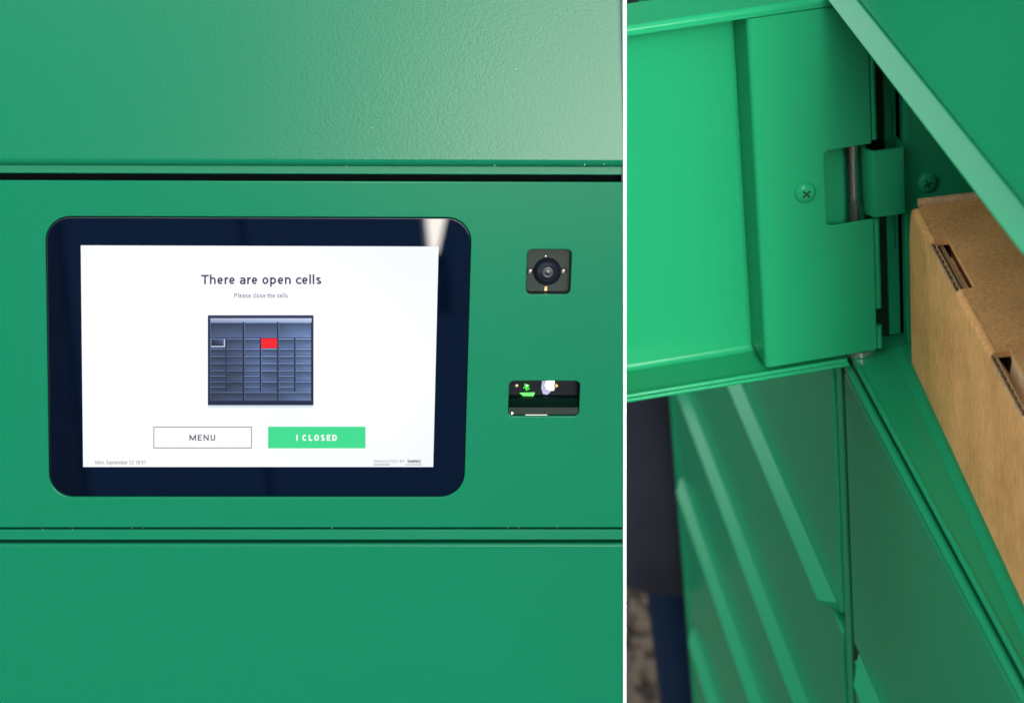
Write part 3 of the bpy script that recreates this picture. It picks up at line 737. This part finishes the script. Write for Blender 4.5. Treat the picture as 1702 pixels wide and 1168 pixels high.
# lid end roll standing a little proud
bm = bmesh.new()
pf = arc(ULT-0.0018, BH+0.0008, 0.0026, 0, 340, 14)
extrude_profile(bm, pf, 0.0045, BD, lambda t, u, z: BP(u, t, z))
weighted(link('rolled_flap', bm_mesh('rolled_flap', bm, M_card_edge, 50), LID))
# corrugated edge and inner boards seen inside each slot
def board(name, u0, u1, v, zt, zb, mat_, parent, wave=True, th=0.0028, bow=0.0):
    """board on edge: two liners and a fluted middle"""
    bm = bmesh.new(); nseg = 12
    for off in (0.0, th-0.0005):
        pa = []
        for i in range(nseg+1):
            u = u0+(u1-u0)*i/nseg; vv = v+off+bow*math.sin(math.pi*i/nseg)
            pa.append([bm.verts.new(BP(u, vv, zb)), bm.verts.new(BP(u, vv+.0005, zb)), bm.verts.new(BP(u, vv+.0005, zt)), bm.verts.new(BP(u, vv, zt))])
        for A, B in zip(pa, pa[1:]):
            for j in range(4): bm.faces.new((A[j], A[(j+1) % 4], B[(j+1) % 4], B[j]))
        bm.faces.new(pa[0]); bm.faces.new(pa[-1][::-1])
    o = link(name, bm_mesh(name, bm, mat_, 40), parent)
    if wave:
        bm = bmesh.new(); ns = int((u1-u0)/0.0011); pr = None
        for i in range(ns+1):
            u = u0+(u1-u0)*i/ns; ph = 2*math.pi*(u-u0)/0.0066 + random.uniform(-.3, .3)
            vv = v+th/2+bow*math.sin(math.pi*i/ns)+ (th/2-0.0007)*math.sin(ph)
            cur = [bm.verts.new(BP(u, vv-.0002, zb)), bm.verts.new(BP(u, vv+.0002, zb)), bm.verts.new(BP(u, vv+.0002, zt-.0002)), bm.verts.new(BP(u, vv-.0002, zt-.0002))]
            if pr:
                for j in range(4): bm.faces.new((pr[j], pr[(j+1) % 4], cur[(j+1) % 4], cur[j]))
            pr = cur
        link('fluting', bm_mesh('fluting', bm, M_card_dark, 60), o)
    return o
for k, (s0, s1) in enumerate(SLOTS):
    board('cut_edge', s0, s1, 0.0001, BH-0.0014, BH-0.0036 if False else BH-0.012, M_card_edge, BOX, True, 0.0031)
    if k == 0:
        board('inner_flap', s0-.004, s1+.006, 0.0060, BH-0.0040, BH-0.03, M_card_edge, BOX, False, 0.0016)
        board('inner_flap', s0+.012, s1+.004, 0.0082, BH-0.0052, BH-0.03, M_card, BOX, False, 0.0012)
    else:
        board('inner_flap', s0-.002, s1+.006, 0.0038, BH-0.0048, BH-0.03, M_card, BOX, False, 0.0014, 0.0012)
        bm = bmesh.new()   # tab folded down from the lid
        q = [BP(s0+.006, SV-.0006, BH-.0012), BP(s1, SV-.0002, BH-.0010), BP(s1, .0062, BH-.012), BP(s0+.012, .0060, BH-.012)]
        t_ = [p + Vector((0.0006, 0.0006, 0.0006)) for p in q]
        a = [bm.verts.new(p) for p in q]; b = [bm.verts.new(p) for p in t_]
        bm.faces.new(a); bm.faces.new(b[::-1])
        for i in range(4): bm.faces.new((a[i], a[(i+1) % 4], b[(i+1) % 4], b[i]))
        link('folded_tab', bm_mesh('folded_tab', bm, M_card_edge), BOX)
        board('cut_edge', s0+.002, s1, SV-.0004, BH+.0001-.0008, BH-.0036, M_card_edge, BOX, True, 0.0026)
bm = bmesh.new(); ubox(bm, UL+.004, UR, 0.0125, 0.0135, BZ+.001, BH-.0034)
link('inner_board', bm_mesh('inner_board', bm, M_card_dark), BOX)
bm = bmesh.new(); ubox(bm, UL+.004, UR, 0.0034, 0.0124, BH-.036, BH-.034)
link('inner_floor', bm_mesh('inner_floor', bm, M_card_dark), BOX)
bm = bmesh.new(); ubox(bm, UR-.0005, UR+.0025, 0.0, BD, BZ, BH-.0002)
link('end_panel', bm_mesh('end_panel', bm, M_card), BOX)
bm = bmesh.new(); ubox(bm, UL+.003, UR-.001, BD-.003, BD-.0002, BZ, BH-.0034)
link('back_panel', bm_mesh('back_panel', bm, M_card), BOX)

# ------------------------------------------------------------------ ground
m = mat('dry_gravel', (0.2, 0.15, 0.1), 0.95); b = m.node_tree.nodes['Principled BSDF']; tc = N(m, 'ShaderNodeTexCoord')
vo = N(m, 'ShaderNodeTexVoronoi'); vo.inputs['Scale'].default_value = 38; L(m, tc.outputs['Object'], vo.inputs['Vector'])
no = N(m, 'ShaderNodeTexNoise'); no.inputs['Scale'].default_value = 16; no.inputs['Detail'].default_value = 8; L(m, tc.outputs['Object'], no.inputs['Vector'])
cr = N(m, 'ShaderNodeValToRGB'); cr.color_ramp.elements[0].position = .35; cr.color_ramp.elements[0].color = (.006, .0045, .003, 1); cr.color_ramp.elements[1].position = .68; cr.color_ramp.elements[1].color = (.040, .031, .021, 1)
ad = N(m, 'ShaderNodeMath'); ad.operation = 'MULTIPLY_ADD'; L(m, vo.outputs['Distance'], ad.inputs[0]); ad.inputs[1].default_value = .35; L(m, no.outputs['Fac'], ad.inputs[2])
L(m, ad.outputs[0], cr.inputs['Fac']); L(m, cr.outputs['Color'], b.inputs['Base Color'])
bp = N(m, 'ShaderNodeBump'); bp.inputs['Distance'].default_value = .02; bp.inputs['Strength'].default_value = .8; L(m, ad.outputs[0], bp.inputs['Height']); L(m, bp.outputs['Normal'], b.inputs['Normal'])
bm = bmesh.new(); S = 150
bm.faces.new([bm.verts.new((x, y, G0)) for x, y in ((-S, -S), (S, -S), (S, S), (-S, S))])
gr = link('ground', bm_mesh('ground', bm, m)); gr['kind'] = 'structure'
bm = bmesh.new()
for i in range(1500):
    x, y = random.uniform(-2.6, -1.35), random.uniform(-.15, .3)
    r_ = random.uniform(.007, .024)
    bmesh.ops.create_icosphere(bm, subdivisions=1, radius=r_, matrix=Matrix.Translation((x, y, G0+r_*.3)) @ Matrix.Diagonal((1, random.uniform(.6, 1), random.uniform(.5, .8), 1)))
pb = link('pebbles', bm_mesh('pebbles', bm, mat('pebble', (.105, .078, .052), .9), 80)); pb['kind'] = 'stuff'

# ------------------------------------------------------------------ the person standing past the far end
def skin(name, verts, edges, radii, mat_, parent, root=0, sub=2):
    me = bpy.data.meshes.new(name); me.from_pydata([Vector(v) for v in verts], edges, [])
    o = link(name, me, parent)
    md = o.modifiers.new('skin', 'SKIN'); md.use_smooth_shade = True
    for d, r_ in zip(me.skin_vertices[0].data, radii): d.radius = r_ if isinstance(r_, tuple) else (r_, r_)
    me.skin_vertices[0].data[root].use_root = True
    sb = o.modifiers.new('sub', 'SUBSURF'); sb.levels = sub; sb.render_levels = sub
    me.materials.append(mat_)
    return o
def loft(name, rings, mat_, parent, n=28):
    bm = bmesh.new(); R_ = []
    for (cx, cy, z, rx, ry) in rings:
        R_.append([bm.verts.new((cx+rx*math.cos(2*math.pi*k/n), cy+ry*math.sin(2*math.pi*k/n), z + 0.006*math.sin(3*2*math.pi*k/n))) for k in range(n)])
    for A, B in zip(R_, R_[1:]):
        for k in range(n): bm.faces.new((A[k], A[(k+1) % n], B[(k+1) % n], B[k]))
    bm.faces.new(R_[0][::-1]); bm.faces.new(R_[-1])
    return link(name, bm_mesh(name, bm, mat_, 70), parent)
def cloth(name, c, s):
    m = mat(name, c, .9, 0, .2); b = m.node_tree.nodes['Principled BSDF']; tc = N(m, 'ShaderNodeTexCoord')
    n1 = N(m, 'ShaderNodeTexNoise'); n1.inputs['Scale'].default_value = s; n1.inputs['Detail'].default_value = 5; L(m, tc.outputs['Object'], n1.inputs['Vector'])
    r_ = N(m, 'ShaderNodeValToRGB'); r_.color_ramp.elements[0].position = .3; r_.color_ramp.elements[1].position = .7
    r_.color_ramp.elements[0].color = (*[x*.7 for x in c], 1); r_.color_ramp.elements[1].color = (*[x*1.3 for x in c], 1)
    L(m, n1.outputs['Fac'], r_.inputs['Fac']); L(m, r_.outputs['Color'], b.inputs['Base Color'])
    bp = N(m, 'ShaderNodeBump'); bp.inputs['Distance'].default_value = .01; bp.inputs['Strength'].default_value = .5; L(m, n1.outputs['Fac'], bp.inputs['Height']); L(m, bp.outputs['Normal'], b.inputs['Normal'])
    return m
M_jacket = cloth('charcoal_jacket', (0.018, 0.020, 0.029), 9); M_jeans = cloth('blue_denim', (0.002, 0.013, 0.036), 14)
M_skin = mat('skin', (0.55, 0.36, 0.27), .5); M_hair = mat('hair', (.03, .02, .015), .6); M_shoe = mat('shoe', (.03, .03, .03), .6)
px0, py0 = -0.97, 0.105
PE = empty('person', (px0, py0, G0), 'person in a long charcoal jacket and blue jeans standing past the locker end', 'person')
H = 1.66
def pz(t): return G0 + t*H
# body: continuous, pelvis first
bv = [(px0, py0, pz(.50)), (px0, py0, pz(.60)), (px0, py0, pz(.72)), (px0, py0, pz(.80)), (px0, py0, pz(.855)), (px0-.015, py0, pz(.90)), (px0-.01, py0, pz(.95)), (px0, py0, pz(.985)),
      (px0, py0-.06, pz(.47)), (px0+.01, py0-.065, pz(.27)), (px0, py0-.065, pz(.06)), (px0-.10, py0-.10, pz(.02)),
      (px0, py0+.085, pz(.47)), (px0+.01, py0+.09, pz(.27)), (px0, py0+.095, pz(.06)), (px0-.10, py0+.10, pz(.02)),
      (px0, py0-.16, pz(.80)), (px0+.02, py0-.22, pz(.63)), (px0-.19, py0-.13, pz(.66)),
      (px0, py0+.16, pz(.80)), (px0+.02, py0+.22, pz(.63)), (px0-.19, py0+.13, pz(.66))]
be = [(0,1),(1,2),(2,3),(3,4),(4,5),(5,6),(6,7),(0,8),(8,9),(9,10),(10,11),(0,12),(12,13),(13,14),(14,15),(3,16),(16,17),(17,18),(3,19),(19,20),(20,21)]
br = [(.10,.12),(.09,.11),(.09,.12),(.06,.09),.052,.085,.095,.06,.075,.052,.038,.035,.075,.052,.038,.035,.036,.030,.026,.036,.030,.026]
skin('body', bv, be, br, M_skin, PE)
def finger_hand(sgn):
    b0 = Vector((0, 0, 0)); n0 = Vector((px0-.20, py0+sgn*.125, pz(.662)))
    vs = [b0, b0+Vector((.01, 0, -.05))]; ed = [(0, 1)]; rd = [(.018, .028), (.016, .036)]
    for k in range(4):
        i = len(vs); o_ = Vector((.002*k, (k-1.5)*.017, -.045)); ln = (.062, .072, .068, .052)[k]
        vs += [b0+o_+Vector((.012, 0, -.015)), b0+o_+Vector((.022, 0, -.015-ln*.55)), b0+o_+Vector((.014, 0, -.015-ln))]
        ed += [(1, i), (i, i+1), (i+1, i+2)]; rd += [.009, .0085, .007]
    i = len(vs); vs += [b0+Vector((.025, -sgn*.032, -.03)), b0+Vector((.038, -sgn*.04, -.062))]; ed += [(0, i), (i, i+1)]; rd += [.011, .009]
    vs = [n0 + Vector((v.z, v.y, v.x)) for v in vs]      # fingers point forward
    skin('hand', vs, ed, rd, M_skin, PE)
finger_hand(-1); finger_hand(1)
JZ = -0.722
loft('jacket', [(px0, py0, JZ, .145, .205), (px0, py0, JZ+.004, .155, .215), (px0, py0, JZ+.10, .150, .205), (px0, py0, pz(.56), .135, .185), (px0, py0, pz(.64), .125, .17), (px0, py0, pz(.74), .135, .185), (px0, py0, pz(.80), .125, .185), (px0, py0, pz(.835), .10, .14), (px0, py0, pz(.852), .065, .07), (px0, py0, pz(.865), .062, .066)], M_jacket, PE)
for sg in (-1, 1):
    skin('sleeve', [(px0, py0+sg*.13, pz(.80)), (px0+.005, py0+sg*.185, pz(.755)), (px0+.02, py0+sg*.222, pz(.63)), (px0-.17, py0+sg*.135, pz(.657))], [(0,1),(1,2),(2,3)], [.088, .082, .062, .05], M_jacket, PE)
skin('trousers', [(px0, py0, pz(.52)), (px0, py0-.06, pz(.46)), (px0+.01, py0-.065, pz(.27)), (px0, py0-.065, pz(.045)), (px0, py0+.085, pz(.46)), (px0+.01, py0+.09, pz(.27)), (px0, py0+.095, pz(.045))],
     [(0,1),(1,2),(2,3),(0,4),(4,5),(5,6)], [(.11,.13), .076, .062, .055, .076, .062, .055], M_jeans, PE)
for sg in (-1, 1):
    skin('shoe', [(px0+.05, py0+sg*.097, G0+.04), (px0-.05, py0+sg*.10, G0+.038), (px0-.14, py0+sg*.105, G0+.032)], [(0,1),(1,2)], [(.045,.04), (.047,.04), (.04,.03)], M_shoe, PE)
bm = bmesh.new(); bmesh.ops.create_uvsphere(bm, u_segments=24, v_segments=16, radius=1)
for v in bm.verts: v.co = Vector((px0+.012+v.co.x*.105, py0+v.co.y*.092, pz(.945)+max(v.co.z, -.55 if v.co.x > 0 else .25)*.10))
link('hair', bm_mesh('hair', bm, M_hair, 80), PE)
bm = bmesh.new(); bmesh.ops.create_cone(bm, segments=10, radius1=.016, radius2=.006, depth=.04, matrix=Matrix.Translation((px0-.105, py0, pz(.925))) @ Matrix.Rotation(-.5, 4, 'Y'))
link('nose', bm_mesh('nose', bm, M_skin, 80), PE)
for sg in (-1, 1):
    bm = bmesh.new(); bmesh.ops.create_uvsphere(bm, u_segments=10, v_segments=8, radius=.012, matrix=Matrix.Translation((px0-.094, py0+sg*.032, pz(.942))))
    link('eye', bm_mesh('eye', bm, mat('eye', (.05,.04,.03), .2), 80), PE)
    bm = bmesh.new(); bmesh.ops.create_uvsphere(bm, u_segments=10, v_segments=8, radius=1)
    for v in bm.verts: v.co = Vector((px0+v.co.x*.018, py0+sg*.095+v.co.y*.01, pz(.93)+v.co.z*.03))
    link('ear', bm_mesh('ear', bm, M_skin, 80), PE)
bm = bmesh.new(); bmesh.ops.create_uvsphere(bm, u_segments=12, v_segments=8, radius=1)
for v in bm.verts: v.co = Vector((px0-.098+v.co.x*.008, py0+v.co.y*.026, pz(.895)+v.co.z*.007))
link('mouth', bm_mesh('mouth', bm, mat('lips', (.4,.15,.13), .5), 80), PE)

# ------------------------------------------------------------------ navy wall facing the lockers (seen mirrored in the tablet glass)
FX = 5.6
NB = empty('building', (FX, 0, G0), 'navy panelled wall facing the lockers, mirrored in the touchscreen glass', 'building')
M_navy = mat('navy_panel', (0.050, 0.165, 0.42), .5); M_slate = mat('slate_panel', (0.03, 0.035, 0.04), .6); M_pale = mat('pale_render', (.80, .72, .68), .8)
FT = 0.86
ys = [-4.2, -3.1, -2.0, -1.35, -0.8, -0.25, 0.3]
def mirror_y(x, y):
    """where the tablet glass at a photo pixel mirrors the wall"""
    q = P(*px(x, y)); d = (q-CAM).normalized(); r_ = d - LN*2*d.dot(LN); t = (FX-q.x)/r_.x
    return q + r_*t
MA, MB_, MC = mirror_y(711, 385), mirror_y(741, 366), mirror_y(731, 410)
pl0, pl1, pl2 = MA.y, MB_.y, MC.y
ZT_ = mirror_y(700, 352).z
print("MIRROR", MA, MB_, MC, ZT_, mirror_y(755,600), mirror_y(755,640), mirror_y(755,500), mirror_y(400,385), mirror_y(90,385))
lo_, hi_ = min(pl0, pl1), max(pl0, pl1)
ZL = 3.4                                     # heights shaped for the paint's glow: tall left block, lower past the gap
yb = lo_; k = 0
while yb > -6:
    for z0, z1 in ((G0, -0.2), (-0.188, 1.0), (1.012, 2.2), (2.212, ZL)):
        box_obj('wall_panel', FX+.002*((k) % 2), FX+.1, yb-.56, yb-.012, z0, z1, M_navy if yb > -1.9 else M_slate, NB, .004)
    yb -= .572; k += 1
box_obj('wall_backing', FX+.101, FX+.2, yb, lo_-.02, G0, ZL-.01, M_navy, NB, 0)
yb = hi_
def slant(x, y, z): return (x, y + (0.0 if y > hi_+.3 else (z-MB_.z)/(MB_.z-MC.z)*(MB_.y-MC.y)*(1 if z > MC.z-.3 else 0)), z)  # edge slanted in place of a standing figure's dark mirrored outline
for k in range(7):
    box_obj('wall_panel', FX-.02, FX+.1, yb, yb+.56, 0.5 if k == 0 else G0, 1.2, M_navy, NB, 0 if k == 0 else .004, f=slant if k == 0 else None)  # first panel's slanted edge stands in for a mirrored figure
    if k == 0: box_obj('wall_panel', FX-.02, FX+.1, yb, yb+.56, G0, 0.498, M_navy, NB, .002)
    yb += .572
box_obj('wall_panel', FX-.02, FX+.1, lo_-.06, hi_-.001, G0, MC.z-.02, M_navy, NB, .002)
box_obj('wall_backing', FX+.101, FX+.2, hi_+.2, yb, G0, 1.18, M_navy, NB, 0)

# ------------------------------------------------------------------ unseen dark walls added past the locker to darken reflections in its paint
FB = empty('building', (-5.4, 1.5, G0), 'unseen dark grey wall added beyond the far end of the locker bank', 'building')
M_far = mat('added_wall_dark', (0.045, 0.045, 0.042), .9)
box_obj('wall', -5.6, -5.4, -1.4, 7.0, G0, 3.2, M_far, FB, .01)  # added unseen wall, darkens reflections
box_obj('added_wall_top', -5.65, -5.35, -1.45, 7.05, 3.201, 3.32, M_far, FB, .01)
FC = empty('building', (-5.4, -5.2, G0), 'unseen dark grey wall added across the gravel to dim mirrored sky', 'building')  # second unseen wall; gap left so sky still brightens the top lip
box_obj('wall', -5.6, -5.4, -7.4, -3.1, G0, 3.2, M_far, FC, .01)  # second added unseen wall, dims mirrored sky
box_obj('added_wall_top', -5.65, -5.35, -7.45, -3.05, 3.201, 3.32, M_far, FC, .01)
